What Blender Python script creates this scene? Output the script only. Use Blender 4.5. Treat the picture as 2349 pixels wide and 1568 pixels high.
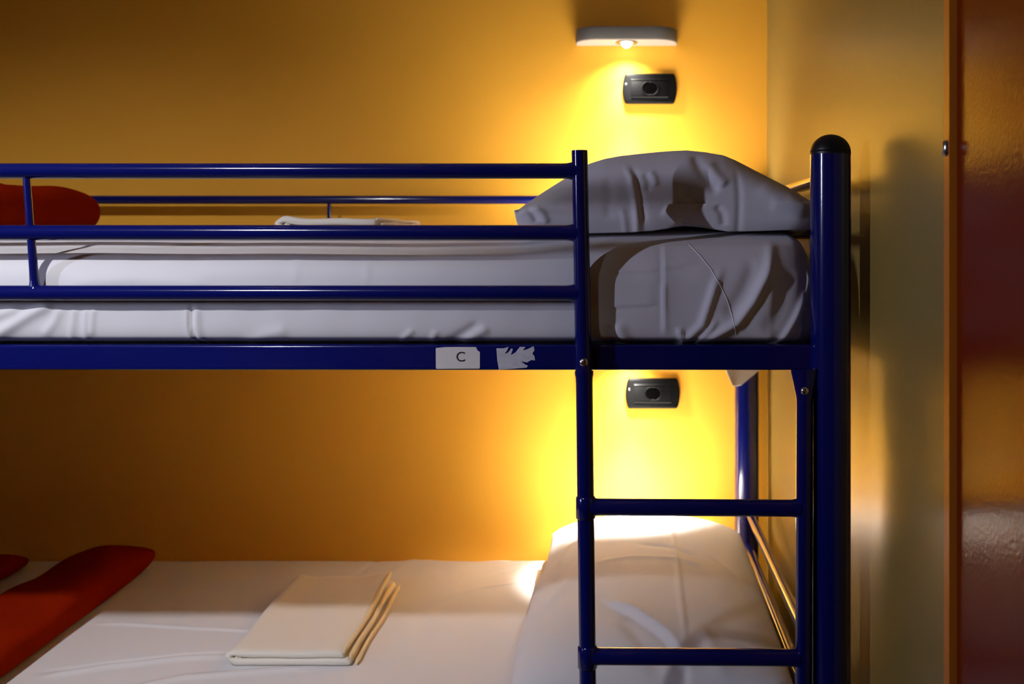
import bpy, bmesh, math, random
import numpy as np
from mathutils import Vector, Matrix

for o in list(bpy.data.objects):
    bpy.data.objects.remove(o, do_unlink=True)
scene = bpy.context.scene
COL = scene.collection
random.seed(4)

# ------------------------------------------------------------------ camera, light, exposure
EYE = 1.22            # height of the lens above the floor
F = 2417.0            # focal length in pixels of the 2349 px wide frame
VX, VY = 1430.0, 555.0  # where the depth lines meet in the frame
cam_d = bpy.data.cameras.new('camera')
cam_d.sensor_width = 36.0
cam_d.lens = 36.0 * F / 2349.0
cam_d.shift_x = -(VX - 1174.5) / 2349.0
cam_d.shift_y = -(784.0 - VY) / 2349.0
cam_d.clip_start = 0.02
cam_d.dof.use_dof = True
cam_d.dof.focus_distance = 1.42
cam_d.dof.aperture_fstop = 6.0
cam = bpy.data.objects.new('camera', cam_d)
cam.location = (0, 0, EYE)
cam.rotation_euler = (math.radians(90), 0, 0)
COL.objects.link(cam)
scene.camera = cam

scene.view_settings.view_transform = 'Standard'
scene.view_settings.look = 'None'
scene.view_settings.gamma = 1.0
scene.view_settings.use_curve_mapping = False
scene.view_settings.exposure = 0.0
scene.cycles.use_denoising = True
scene.cycles.max_bounces = 10
scene.cycles.diffuse_bounces = 8
scene.cycles.sample_clamp_indirect = 40.0

world = bpy.data.worlds.new('night')
scene.world = world
world.use_nodes = True
world.node_tree.nodes['Background'].inputs[0].default_value = (0.5, 0.6, 1.0, 1)
world.node_tree.nodes['Background'].inputs[1].default_value = 0.01


def spot(name, loc, aim, power, color, angle, blend, radius):
    l = bpy.data.lights.new(name, 'SPOT')
    l.energy = power
    l.color = color
    l.spot_size = math.radians(angle)
    l.spot_blend = blend
    l.shadow_soft_size = radius
    o = bpy.data.objects.new(name, l)
    o.location = loc
    d = Vector(aim) - Vector(loc)
    o.rotation_euler = d.to_track_quat('-Z', 'Y').to_euler()
    COL.objects.link(o)
    return o


# the ceiling spotlight of the room, behind and left of the camera
spot('ceiling_spotlight', (-1.22, -0.30, 2.60), (-1.20, 1.45, 0.74), 212, (0.95, 0.94, 1.0), 60.5, 1.0, 0.05)
# cool strip light added at the left wall; its source is unseen
wl = bpy.data.lights.new('cool_side_light', 'AREA')
wl.shape = 'RECTANGLE'
wl.size, wl.size_y = 0.035, 0.9
wl.spread = math.radians(48)
wl.energy = 3.9
wl.color = (0.70, 0.72, 1.0)
wo = bpy.data.objects.new('cool_side_light', wl)
wo.location = (-2.96, -0.25, 1.75)
wo.rotation_euler = (Vector((0.10, 1.42, 1.20)) - Vector((-2.96, -0.25, 1.75))).to_track_quat('-Z', 'Y').to_euler()
COL.objects.link(wo)

# ------------------------------------------------------------------ helpers


def at(x, y, Y):
    """photo pixel -> point at depth Y"""
    return Vector(((x - VX) * Y / F, Y, EYE + (VY - y) * Y / F))


def obj(name, bm, mats, parent=None, smooth=True, bevel=None):
    me = bpy.data.meshes.new(name)
    bm.faces.index_update()
    fl = bm.faces.layers.int.get('flat')
    flat = [f.index for f in bm.faces if f[fl]] if fl else []
    bmesh.ops.recalc_face_normals(bm, faces=bm.faces)
    bm.to_mesh(me)
    bm.free()
    if not isinstance(mats, (list, tuple)):
        mats = [mats]
    for m in mats:
        me.materials.append(m)
    me.shade_smooth() if smooth else None
    if smooth and flat:
        for k in flat:
            me.polygons[k].use_smooth = False
    o = bpy.data.objects.new(name, me)
    COL.objects.link(o)
    if bevel:
        b = o.modifiers.new('bevel', 'BEVEL')
        b.width = bevel
        b.segments = 3
        b.limit_method = 'ANGLE'
        b.angle_limit = math.radians(40)
        b.harden_normals = False
    if smooth == 'box':
        o.modifiers.new('normals', 'WEIGHTED_NORMAL')
    if parent is not None:
        o.parent = parent
        o.matrix_parent_inverse = parent.matrix_world.inverted()
    return o


def thing(name, label, cat, loc, group=None):
    o = bpy.data.objects.new(name, None)
    o.empty_display_size = 0.05
    o.location = loc
    COL.objects.link(o)
    bpy.context.view_layer.update()
    tag(o, label, cat, group)
    return o


def tag(o, label, cat, group=None):
    o['label'] = label
    o['category'] = cat
    if group:
        o['group'] = group
    return o


def struct(name, bm, mat, smooth=False, bevel=None):
    o = obj(name, bm, mat, None, smooth, bevel)
    o['kind'] = 'structure'
    return o


def box(bm, lo, hi, bev=0.0, seg=3):
    r = bmesh.ops.create_cube(bm, size=1.0)
    vs = r['verts']
    for v in vs:
        v.co = Vector([lo[i] + (v.co[i] + 0.5) * (hi[i] - lo[i]) for i in range(3)])
    if bev > 0:
        es = list({e for v in vs for e in v.link_edges})
        bmesh.ops.bevel(bm, geom=es, offset=bev, segments=seg, profile=0.5, affect='EDGES')
    return bm


def tube(bm, pts, radii, seg=24, up=Vector((0, 1, 0)), cap=True):
    """tube along pts; radii: one number per point, or a pair (in the across direction, along up)"""
    pts = [Vector(p) for p in pts]
    fl = bm.faces.layers.int.get('flat') or bm.faces.layers.int.new('flat')
    rings = []
    n = len(pts)
    for i, p in enumerate(pts):
        t = (pts[min(i + 1, n - 1)] - pts[max(i - 1, 0)]).normalized()
        u = (up - t * up.dot(t))
        if u.length < 1e-4:
            u = Vector((0, 0, 1)) - t * t.z
        u.normalize()
        s = t.cross(u)
        r = radii[i] if isinstance(radii, (list, tuple)) else radii
        rs, ru = r if isinstance(r, (list, tuple)) else (r, r)
        rings.append([bm.verts.new(p + s * (rs * math.cos(a)) + u * (ru * math.sin(a)))
                      for a in [2 * math.pi * k / seg for k in range(seg)]])
    for a, b in zip(rings[:-1], rings[1:]):
        for k in range(seg):
            bm.faces.new((a[k], a[(k + 1) % seg], b[(k + 1) % seg], b[k]))
    if cap:
        # the caps have vertices of their own, so that they do not bend the shading of the sides
        for r_ in (rings[0], rings[-1]):
            bm.faces.new([bm.verts.new(v.co) for v in r_])[fl] = 1
    return bm


def bar(a, b, r, flare_a=0.0, flare_b=0.0, seg=24, up=Vector((0, 1, 0)), fr=1.4):
    """straight bar whose ends flare over the given length like a weld"""
    a, b = Vector(a), Vector(b)
    L = (b - a).length
    ts, rs = [], []
    N = 7
    if flare_a > 0:
        for k in range(N):
            q = k / (N - 1)
            ts.append(q * flare_a / L)
            rs.append((r * (1 + (fr - 1) * (1 - math.sqrt(1 - (1 - q) ** 2))), r))
        ts.append((flare_a + 0.004) / L)
        rs.append((r, r))
    else:
        ts.append(0.0)
        rs.append((r, r))
    if flare_b > 0:
        ts.append(1 - (flare_b + 0.004) / L)
        rs.append((r, r))
        for k in range(N):
            q = k / (N - 1)
            ts.append(1 - (1 - q) * flare_b / L)
            rs.append((r * (1 + (fr - 1) * (1 - math.sqrt(1 - q ** 2))), r))
    else:
        ts.append(1.0)
        rs.append((r, r))
    bm = bmesh.new()
    tube(bm, [a.lerp(b, t) for t in ts], rs, seg, up)
    return bm


def grid(bm, P, wrap_u=False, wrap_v=False):
    """P[i][j] array of points -> quads"""
    n, m = P.shape[0], P.shape[1]
    V = [[bm.verts.new(P[i, j]) for j in range(m)] for i in range(n)]
    for i in range(n if wrap_u else n - 1):
        for j in range(m if wrap_v else m - 1):
            bm.faces.new((V[i][j], V[(i + 1) % n][j], V[(i + 1) % n][(j + 1) % m], V[i][(j + 1) % m]))
    return V


def dome(bm, c, r, axis, h=None, seg=24, rings=8):
    """half ellipsoid of radius r, height h along axis"""
    h = r if h is None else h
    axis = Vector(axis).normalized()
    u = axis.orthogonal().normalized()
    w = axis.cross(u)
    c = Vector(c)
    prev = None
    for i in range(rings):
        f = (math.pi / 2) * i / rings
        ring = [bm.verts.new(c + (u * math.cos(a) + w * math.sin(a)) * r * math.cos(f) + axis * h * math.sin(f))
                for a in [2 * math.pi * k / seg for k in range(seg)]]
        if prev:
            for k in range(seg):
                bm.faces.new((prev[k], prev[(k + 1) % seg], ring[(k + 1) % seg], ring[k]))
        else:
            bm.faces.new(ring)
        prev = ring
    top = bm.verts.new(c + axis * h)
    for k in range(seg):
        bm.faces.new((prev[k], prev[(k + 1) % seg], top))
    return bm


def poly_dist(A, B, line):
    """signed distance (right side positive) and fraction along a polyline, numpy arrays A, B"""
    best = np.full(A.shape, 1e9)
    sgn = np.zeros(A.shape)
    frac = np.zeros(A.shape)
    L = [0]
    for p, q in zip(line[:-1], line[1:]):
        L.append(L[-1] + math.hypot(q[0] - p[0], q[1] - p[1]))
    for k, (p, q) in enumerate(zip(line[:-1], line[1:])):
        dx, dy = q[0] - p[0], q[1] - p[1]
        l2 = dx * dx + dy * dy
        t = np.clip(((A - p[0]) * dx + (B - p[1]) * dy) / l2, 0, 1)
        ex, ey = A - (p[0] + t * dx), B - (p[1] + t * dy)
        d = np.hypot(ex, ey)
        m = d < best
        best = np.where(m, d, best)
        sgn = np.where(m, np.sign(dx * ey - dy * ex), sgn)
        frac = np.where(m, (L[k] + t * (L[k + 1] - L[k])) / L[-1], frac)
    return best, sgn, frac


def ridges(A, B, items):
    """sum of ridges: (line, amplitude, width, fade) ; fade tapers the ends"""
    out = np.zeros(A.shape)
    for line, amp, w, kind in items:
        d, s, f = poly_dist(A, B, line)
        env = np.clip(np.minimum(f / 0.18, (1 - f) / 0.18), 0, 1)
        env = env * env * (3 - 2 * env)
        if kind == 'ridge':
            out += amp * np.exp(-(d / w) ** 2) * env
        elif kind == 'open':            # does not taper at its second end
            env = np.clip(f / 0.25, 0, 1)
            out += amp * np.exp(-(d / w) ** 2) * env
        elif kind == 'step':            # higher on one side, dying out away from the crease
            out += amp * s * np.exp(-(d / w)) * np.minimum(1, d / (0.12 * w)) * env
    return out


def smooth_noise(A, B, scale, seed):
    r = np.random.RandomState(seed)
    out = np.zeros(A.shape)
    for k in range(9):
        a = r.uniform(0, 2 * math.pi)
        f = scale * r.uniform(0.6, 1.8)
        out += np.sin(f * (A * math.cos(a) + B * math.sin(a)) + r.uniform(0, 6.28))
    return out / 9.0


# ------------------------------------------------------------------ materials
def mat(name, color, rough=0.5, spec=0.5, bump=0.0, bump_scale=200.0, detail=4.0, coat=0.0, metal=0.0,
        mottle=0.0, mottle_scale=6.0, sheen=0.0, bump_dist=0.001, weave=0.0):
    m = bpy.data.materials.new(name)
    m.use_nodes = True
    nt = m.node_tree
    b = nt.nodes['Principled BSDF']
    b.inputs['Base Color'].default_value = (*color, 1)
    b.inputs['Roughness'].default_value = rough
    b.inputs['Specular IOR Level'].default_value = spec
    b.inputs['Metallic'].default_value = metal
    b.inputs['Coat Weight'].default_value = coat
    b.inputs['Coat Roughness'].default_value = 0.06
    if sheen:
        b.inputs['Sheen Weight'].default_value = sheen
        b.inputs['Sheen Roughness'].default_value = 0.5
    tc = nt.nodes.new('ShaderNodeTexCoord')
    if mottle:
        n = nt.nodes.new('ShaderNodeTexNoise')
        n.inputs['Scale'].default_value = mottle_scale
        n.inputs['Detail'].default_value = 5.0
        nt.links.new(tc.outputs['Object'], n.inputs['Vector'])
        mx = nt.nodes.new('ShaderNodeMix')
        mx.data_type = 'RGBA'
        mx.blend_type = 'MIX'
        mx.inputs[6].default_value = (*[c * (1 - mottle) for c in color], 1)
        mx.inputs[7].default_value = (*[min(1, c * (1 + mottle)) for c in color], 1)
        nt.links.new(n.outputs['Fac'], mx.inputs[0])
        nt.links.new(mx.outputs[2], b.inputs['Base Color'])
    if bump:
        n = nt.nodes.new('ShaderNodeTexNoise')
        n.inputs['Scale'].default_value = bump_scale
        n.inputs['Detail'].default_value = detail
        nt.links.new(tc.outputs['Object'], n.inputs['Vector'])
        bp = nt.nodes.new('ShaderNodeBump')
        bp.inputs['Strength'].default_value = bump
        bp.inputs['Distance'].default_value = bump_dist
        nt.links.new(n.outputs['Fac'], bp.inputs['Height'])
        nt.links.new(bp.outputs['Normal'], b.inputs['Normal'])
    return m


M = {}
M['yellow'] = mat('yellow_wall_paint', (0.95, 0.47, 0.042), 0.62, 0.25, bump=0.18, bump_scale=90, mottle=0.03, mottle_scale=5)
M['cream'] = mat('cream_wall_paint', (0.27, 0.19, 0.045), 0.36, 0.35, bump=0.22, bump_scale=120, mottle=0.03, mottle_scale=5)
M['plain'] = mat('plain_wall_paint', (0.55, 0.45, 0.30), 0.8, 0.2, bump=0.1, bump_scale=90)
M['ceiling'] = mat('ceiling_paint', (0.7, 0.68, 0.62), 0.9, 0.2)
M['floor'] = mat('floor_lino', (0.16, 0.12, 0.09), 0.5, 0.4, bump=0.1, bump_scale=60, mottle=0.2, mottle_scale=30)
M['door'] = mat('orange_door_paint', (0.17, 0.016, 0.0015), 0.22, 0.08, bump=0.6, bump_scale=200, detail=2.0, bump_dist=0.0006)
M['jamb'] = mat('orange_jamb_paint', (0.62, 0.20, 0.012), 0.4, 0.4, bump=0.2, bump_scale=90)
M['blue'] = mat('blue_gloss_enamel', (0.003, 0.006, 0.105), 0.13, 0.5, bump=0.04, bump_scale=120, coat=0.35)
M['black'] = mat('black_plastic_cap', (0.006, 0.006, 0.007), 0.42, 0.35)
M['steel'] = mat('zinc_bolt', (0.62, 0.62, 0.62), 0.22, 0.5, metal=1.0)
M['sheet'] = mat('white_cotton_sheet', (0.66, 0.655, 0.67), 0.92, 0.15, bump=0.25, bump_scale=900, detail=2, sheen=0.1, bump_dist=0.0004)
M['linen'] = mat('cream_cotton_towel', (0.70, 0.66, 0.58), 0.95, 0.1, bump=0.5, bump_scale=600, detail=3, sheen=0.2, bump_dist=0.0006)
M['hem'] = mat('towel_hem', (0.72, 0.60, 0.38), 0.95, 0.1, bump=0.5, bump_scale=500, bump_dist=0.0006)
M['red'] = mat('orange_red_fleece', (0.23, 0.012, 0.0010), 1.0, 0.0, bump=0.8, bump_scale=320, detail=5, sheen=0.0, bump_dist=0.002, mottle=0.08, mottle_scale=30)
M['lamp'] = mat('grey_lamp_casing', (0.42, 0.40, 0.375), 0.5, 0.4)
M['lampside'] = mat('grey_lamp_band', (0.17, 0.165, 0.155), 0.55, 0.3)
M['chrome'] = mat('chrome_ring', (0.5, 0.5, 0.52), 0.2, 0.5, metal=1.0)
M['socket'] = mat('black_socket_plastic', (0.004, 0.004, 0.0045), 0.48, 0.14, bump=0.1, bump_scale=500)
M['dark'] = mat('socket_shade', (0.0015, 0.0015, 0.0015), 0.8, 0.0)  # near-black stands in for the shade inside the outlet
M['paper'] = mat('white_paper_sticker', (0.66, 0.63, 0.60), 0.7, 0.3, mottle=0.06, mottle_scale=60)
M['torn'] = mat('scuffed_paper_sticker', (0.55, 0.54, 0.58), 0.75, 0.3, mottle=0.25, mottle_scale=90)
M['ink'] = mat('black_ink', (0.012, 0.012, 0.012), 0.6, 0.3)
M['board'] = mat('bed_board', (0.55, 0.45, 0.33), 0.7, 0.3, mottle=0.15, mottle_scale=20)
M['thread'] = mat('seam_thread', (0.85, 0.84, 0.84), 0.9, 0.1)
led = bpy.data.materials.new('led_lens')
led.use_nodes = True
lb = led.node_tree.nodes['Principled BSDF']
lb.inputs['Base Color'].default_value = (1, 1, 1, 1)
lb.inputs['Emission Color'].default_value = (1, 0.97, 0.9, 1)
lb.inputs['Emission Strength'].default_value = 14.0
M['led'] = led

# ------------------------------------------------------------------ the room
XR, YB = 0.334, 2.45      # right wall, back wall
X0, Y0, H = -3.0, -2.0, 3.0
bm = bmesh.new(); box(bm, (X0 - 0.1, YB, 0), (XR + 0.1, YB + 0.1, H)); struct('wall_back', bm, M['yellow'])
DY0, DY1, DH = 0.16, 1.095, 2.12
bm = bmesh.new()
box(bm, (XR, DY1, 0), (XR + 0.1, YB, H))
box(bm, (XR, Y0, 0), (XR + 0.1, DY0, H))
box(bm, (XR, DY0, DH), (XR + 0.1, DY1, H))
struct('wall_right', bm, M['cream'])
bm = bmesh.new(); box(bm, (X0 - 0.1, Y0, 0), (X0, YB, H)); struct('wall_left', bm, M['plain'])
bm = bmesh.new(); box(bm, (X0 - 0.1, Y0 - 0.1, 0), (XR + 0.1, Y0, H)); struct('wall_front', bm, M['plain'])
bm = bmesh.new(); box(bm, (X0 - 0.1, Y0 - 0.1, -0.1), (XR + 0.1, YB + 0.1, 0)); struct('floor', bm, M['floor'])
bm = bmesh.new(); box(bm, (X0 - 0.1, Y0 - 0.1, H), (XR + 0.1, YB + 0.1, H + 0.1)); struct('ceiling', bm, M['ceiling'])
bm = bmesh.new(); box(bm, (XR + 0.006, DY0 + 0.019, 0.004), (XR + 0.05, DY1 - 0.019, DH - 0.02), 0.002)
door = struct('door_1', bm, M['door'])
bm = bmesh.new()
box(bm, (XR - 0.001, DY1 - 0.018, 0), (XR + 0.1, DY1, DH))
box(bm, (XR - 0.001, DY0, 0), (XR + 0.1, DY0 + 0.018, DH))
box(bm, (XR - 0.001, DY0 + 0.018, DH - 0.018), (XR + 0.1, DY1 - 0.018, DH))
struct('trim_1', bm, M['jamb'])
bm = bmesh.new()
hz = EYE + 0.0965
tube(bm, [(XR - 0.001, DY1 - 0.011, hz - 0.008), (XR - 0.001, DY1 - 0.011, hz - 0.006), (XR - 0.001, DY1 - 0.011, hz + 0.006),
          (XR - 0.001, DY1 - 0.011, hz + 0.008)], [0.003, 0.005, 0.005, 0.003], 16)
obj('door_hinge', bm, M['steel'], door)

# ------------------------------------------------------------------ the bunk bed
PX, PY, PR = 0.281, 1.43, 0.0272
RY = 1.439                            # front side rail      # right posts
PYB = 2.400
XL = -1.72                            # left posts
YG = 1.4165                            # plane of guard bars and ladder
bed = thing('bunk_bed', 'blue gloss tubular steel bunk bed against the yellow wall, with guard bars and ladder', 'bunk bed', (-0.72, 1.92, 0))


def ez(h):
    return EYE + h


for (x, y) in ((PX, PY), (PX, PYB), (XL, PY), (XL, PYB)):
    bm = bmesh.new()
    tube(bm, [(x, y, 0), (x, y, ez(0.1195))], PR, 40)
    post = obj('corner_post', bm, M['blue'], bed, bevel=0.001)
    bm = bmesh.new()
    tube(bm, [(x, y, ez(0.1185)), (x, y, ez(0.1215))], PR + 0.0002, 40, cap=False)
    dome(bm, (x, y, ez(0.1215)), PR + 0.0002, (0, 0, 1), 0.0245, 40, 10)
    c = obj('post_cap', bm, M['black'], post)
    c['label'] = 'black rounded plastic cap'

# long side rails (front ones carry the stickers)
SR_T, SR_B = at(0, 790.5, 1.428).z, at(0, 849, 1.428).z
rails = {}
for (y, key) in ((RY, 'f'), (PYB, 'b')):
    for (zt, zb, k2) in ((SR_T, SR_B, 'u'), (ez(-0.842), ez(-0.876), 'l')):
        bm = bmesh.new()
        box(bm, (XL + 0.01, y - 0.011, zb), (PX - 0.01, y + 0.011, zt), 0.004, 4)
        rails[key + k2] = obj('side_rail', bm, M['blue'], bed, smooth='box')
for z in (SR_T - 0.017, ez(-0.86)):
    for x in (PX, XL):
        bm = bmesh.new()
        box(bm, (x - 0.0125, PY + 0.01, z - 0.017), (x + 0.0125, PYB - 0.01, z + 0.017), 0.004, 3)
        obj('end_rail', bm, M['blue'], bed, smooth='box')
# bars across the bed ends
for x in (PX, XL):
    for h, r in ((0.0888, 0.0095), (0.012, 0.0095), (-0.605, 0.0092), (-0.689, 0.0105)):
        obj('end_bar', bar((x, PY + 0.02, ez(h)), (x, PYB - 0.02, ez(h)), r, 0.012, 0.012, up=Vector((1, 0, 0))), M['blue'], bed)

# front guard: three bars ending in an upright
RB = 0.01035
gx = [(1329.5, 345), (1339, 852)]
gu_top, gu_bot = at(*gx[0], YG), at(*gx[1], YG)
for py_ in (392, 533.5, 671.5):
    t = (py_ - 345) / (852 - 345)
    xe = gu_top.lerp(gu_bot, t)
    zb = at(0, py_, YG).z
    obj('guard_bar', bar((-1.52, YG, zb), (xe.x - 0.004, YG, zb), RB, 0, 0.019, 28, fr=1.75), M['blue'], bed)
bm = bmesh.new()
tube(bm, [gu_top, gu_top.lerp(gu_bot, 0.5), gu_bot], [0.0108, 0.0110, 0.0112], 28)
gu = obj('guard_upright', bm, M['blue'], bed, bevel=0.0012)
bm = bmesh.new()
tube(bm, [(-1.52, YG, SR_B), (-1.52, YG, gu_top.z)], 0.0110, 28)
obj('guard_upright', bm, M['blue'], bed, bevel=0.0012)
a, b = at(60, 392, YG), at(81, 671, YG)
bm = bmesh.new()
ts = [0, 0.5, 0.8, 0.86, 0.91, 0.95, 0.985, 1.0]
tube(bm, [a.lerp(b, t) for t in ts], [0.0049, 0.0052, 0.0056, 0.0058, 0.0062, 0.0074, 0.010, 0.0115], 20)
obj('baluster', bm, M['blue'], bed)

# rear guard
for h in (0.0963, 0.012):
    obj('guard_bar', bar((XL + 0.02, PYB, ez(h)), (PX - 0.02, PYB, ez(h)), 0.0097, 0, 0.012, 24), M['blue'], bed)
bx = (755 - VX) * PYB / F
for x in (bx, bx - 0.86):
    obj('baluster', bar((x, PYB, SR_T - 0.002), (x, PYB, ez(0.0963)), 0.0042, 0, 0.006, 16, fr=1.8), M['blue'], bed)


# dome-headed bolts
def bolt(px, py, Y, r, parent):
    p = at(px, py, Y)
    bm = bmesh.new()
    tube(bm, [p + Vector((0, 0.004, 0)), p], r, 24)
    dome(bm, p, r, (0, -1, 0), r * 0.62, 24, 7)
    o = obj('bolt', bm, M['steel'], parent)
    o['label'] = 'silver dome-headed bolt'
    return o


bolt(1339, 830.5, YG - 0.0105, 0.0058, bed)

# ladder
SC = F / YG
lt, lb_ = at(1340, 851, YG), at(1349, 1640, YG)
foot_l = lt + (lb_ - lt) * ((lt.z - 0.0) / (lt.z - lb_.z))
bm = bmesh.new()
pts, rr = [], []
for z_, r in ((lt.z, 0.0126), (lt.z - 0.004, 0.0126), (lt.z - 0.008, 0.0116), (lt.z - 0.016, 0.0113), (foot_l.z, 0.0115)):
    t = (lt.z - z_) / (lt.z - foot_l.z)
    pts.append(lt.lerp(foot_l, t)); rr.append(r)
tube(bm, pts, rr, 28)
lul = obj('ladder_upright', bm, M['blue'], bed)
rt, rb_ = at(1846, 846, YG), at(1843.5, 1500, YG)
foot_r = rt + (rb_ - rt) * (rt.z / (rt.z - rb_.z))
bm = bmesh.new()
pts, rr = [], []
for py_, rx, ry, dx in ((846, 0.0185, 0.0085, -0.0005), (853, 0.0185, 0.0085, -0.0003), (870, 0.0165, 0.009, 0), (890, 0.0142, 0.0098, 0), (908, 0.0118, 0.0108, 0), (918, 0.0112, 0.0112, 0)):
    t = (rt.z - at(0, py_, YG).z) / (rt.z - foot_r.z)
    p = rt.lerp(foot_r, t); p.x += dx
    pts.append(p); rr.append((rx, ry))
pts.append(foot_r); rr.append((0.0112, 0.0112))
tube(bm, pts, rr, 28)
lur = obj('ladder_upright', bm, M['blue'], bed)
bolt(1846.5, 896, YG - 0.0098, 0.0057, bed)
for k, py_ in enumerate((1163.5, 1506, 1849, 2192, 2535)):
    zl = at(0, py_ - 1.5, YG).z
    zr = at(0, py_ + 1.5, YG).z
    fl = lt.lerp(foot_l, (lt.z - zl) / lt.z)
    fr_ = rt.lerp(foot_r, (rt.z - zr) / rt.z)
    rung = obj('ladder_rung', bar((fl.x + 0.006, YG, zl), (fr_.x - 0.006, YG, zr), 0.0113, 0.013, 0.013, 28, fr=1.5), M['blue'], bed)
    bm = bmesh.new()
    p = fl
    tube(bm, [p + Vector((0, 0, d)) for d in (-0.0155, -0.0145, 0.0125, 0.0145)], [0.0118, 0.0132, 0.0132, 0.0118], 28)
    obj('collar', bm, M['blue'], rung)

# board that carries the upper mattress
bm = bmesh.new()
box(bm, (XL + 0.03, PY + 0.014, SR_B + 0.002), (PX - 0.014, PYB - 0.014, SR_B + 0.010))
obj('mattress_board', bm, M['board'], bed)
bm = bmesh.new()
box(bm, (XL + 0.03, PY + 0.014, ez(-0.876) + 0.002), (PX - 0.014, PYB - 0.014, ez(-0.876) + 0.010))
obj('mattress_board', bm, M['board'], bed)


# stickers on the front rail
def sticker(name, pts, mats, label, text=None):
    Y = RY - 0.011
    bm = bmesh.new()
    P = [at(960 + x / 5.339, 770 + y / 5.339, Y) for x, y in pts]
    f = bm.faces.new([bm.verts.new((p.x, Y - 0.0005, p.z)) for p in P])
    r = bmesh.ops.extrude_face_region(bm, geom=[f])
    for v in [g for g in r['geom'] if isinstance(g, bmesh.types.BMVert)]:
        v.co.y = Y + 0.0002
    bmesh.ops.triangulate(bm, faces=[q for q in bm.faces if len(q.verts) > 4])
    if text:
        cu = bpy.data.curves.new('letter', 'FONT')
        cu.body = text[0]
        cu.size = text[3]
        cu.align_x = 'CENTER'
        cu.extrude = 0.0002
        to = bpy.data.objects.new('letter', cu)
        COL.objects.link(to)
        bpy.context.view_layer.update()
        me = to.evaluated_get(bpy.context.evaluated_depsgraph_get()).to_mesh()
        b2 = bmesh.new(); b2.from_mesh(me)
        zmin = min(v.co.y for v in b2.verts); zmax = max(v.co.y for v in b2.verts)
        c = at(text[1], text[2], Y)
        vm = {}
        for v in b2.verts:
            vm[v.index] = bm.verts.new((c.x + v.co.x, Y - 0.0007 - v.co.z, c.z + v.co.y - (zmin + zmax) / 2))
        for q in b2.faces:
            try:
                nf = bm.faces.new([vm[v.index] for v in q.verts]); nf.material_index = 1
            except ValueError:
                pass
        b2.free()
        bpy.data.objects.remove(to, do_unlink=True)
        bpy.data.curves.remove(cu)
    o = obj(name, bm, mats, rails['fu'], smooth=False)
    o['label'] = label
    return o


sticker('sticker', [(212, 160), (216, 148), (330, 137), (520, 136), (700, 137), (708, 142), (716, 166), (734, 186), (752, 195), (752, 386), (748, 396), (740, 400), (500, 401), (226, 403), (217, 398), (214, 388)],
        [M['paper'], M['ink']], 'white paper sticker lettered C', ('C', 1057, 817.5, 0.0188))
sticker('sticker', [(955, 152), (1040, 152), (1104, 135), (1085, 180), (1055, 220), (1095, 205), (1140, 150), (1156, 165), (1130, 236), (1190, 200), (1240, 135), (1310, 135), (1275, 180), (1340, 160), (1410, 125), (1421, 175), (1395, 215), (1421, 250), (1428, 300), (1380, 295), (1330, 325), (1255, 310), (1300, 345), (1340, 365), (1325, 388), (1150, 402), (985, 412), (965, 300)],
        [M['torn'], M['ink']], 'torn blank white sticker')


# ------------------------------------------------------------------ mattresses
def mattress_mesh(ztop, zbot, y0, y1, x0, x1, xs, nfront, ntop, n, R, disp_front, disp_top, crown=0.0):
    yc, a = (y0 + y1) / 2, (y1 - y0) / 2
    zc, hh = (ztop + zbot) / 2, (ztop - zbot) / 2
    th = np.linspace(-math.pi, math.pi, 6001)
    cy = -np.sign(np.cos(th)) * np.abs(np.cos(th)) ** (2 / n)     # +/-1
    cz = np.sign(np.sin(th)) * np.abs(np.sin(th)) ** (2 / n)
    py, pz = cy * a, cz * hh
    # sample: weight by where the surface is
    ds = np.hypot(np.diff(py), np.diff(pz))
    mid_y = (py[1:] + py[:-1]) / 2
    mid_z = (pz[1:] + pz[:-1]) / 2
    w = np.full(ds.shape, 12.0)                       # points per metre, back and bottom
    w = np.where((mid_y < -a + 0.07), nfront / 0.30, w)
    w = np.where((mid_y >= -a + 0.07) & (mid_z > 0), ntop / 0.85, w)
    c = np.concatenate([[0], np.cumsum(ds * w)])
    N = int(c[-1])
    q = np.interp(np.linspace(0, c[-1], N + 1)[:-1], c, np.arange(len(c)))
    py = np.interp(q, np.arange(len(py)), py)
    pz = np.interp(q, np.arange(len(pz)), pz)
    X = np.asarray(xs)
    e = np.clip(np.minimum((x1 - X), (X - x0)) / R, 0, 1)
    inset = R * (1 - np.sqrt(np.clip(1 - (1 - e) ** 2, 0, 1)))
    Pm = np.zeros((len(X), len(py), 3))
    for i, x in enumerate(X):
        Pm[i, :, 0] = x
        Pm[i, :, 1] = yc + py * (a - inset[i] * 0.8) / a
        Pm[i, :, 2] = zc + pz * (hh - inset[i]) / hh
    top = np.clip((Pm[:, :, 2] - zc) / hh, 0, 1)
    Pm[:, :, 2] += crown * top * np.clip(1 - ((Pm[:, :, 1] - yc) / a) ** 2, 0, 1) * e[:, None]
    A, Y, Z = Pm[:, :, 0].copy(), Pm[:, :, 1].copy(), Pm[:, :, 2].copy()
    front = np.clip((y0 + 0.06 - Y) / 0.03, 0, 1)
    if disp_front is not None:
        Pm[:, :, 1] -= disp_front(A, Z) * front
    if disp_top is not None:
        f = np.clip((Z - (ztop - 0.03)) / 0.02, 0, 1)
        Pm[:, :, 2] += disp_top(A, Y) * f
    bm = bmesh.new()
    V = grid(bm, Pm, False, True)
    bm.faces.new(V[0]); bm.faces.new(V[-1])
    return bm


YMF = 1.4565


def fx(*pts, Y=YMF):
    return [(at(x, y, Y).x, at(x, y, Y).z) for x, y in pts]


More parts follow.
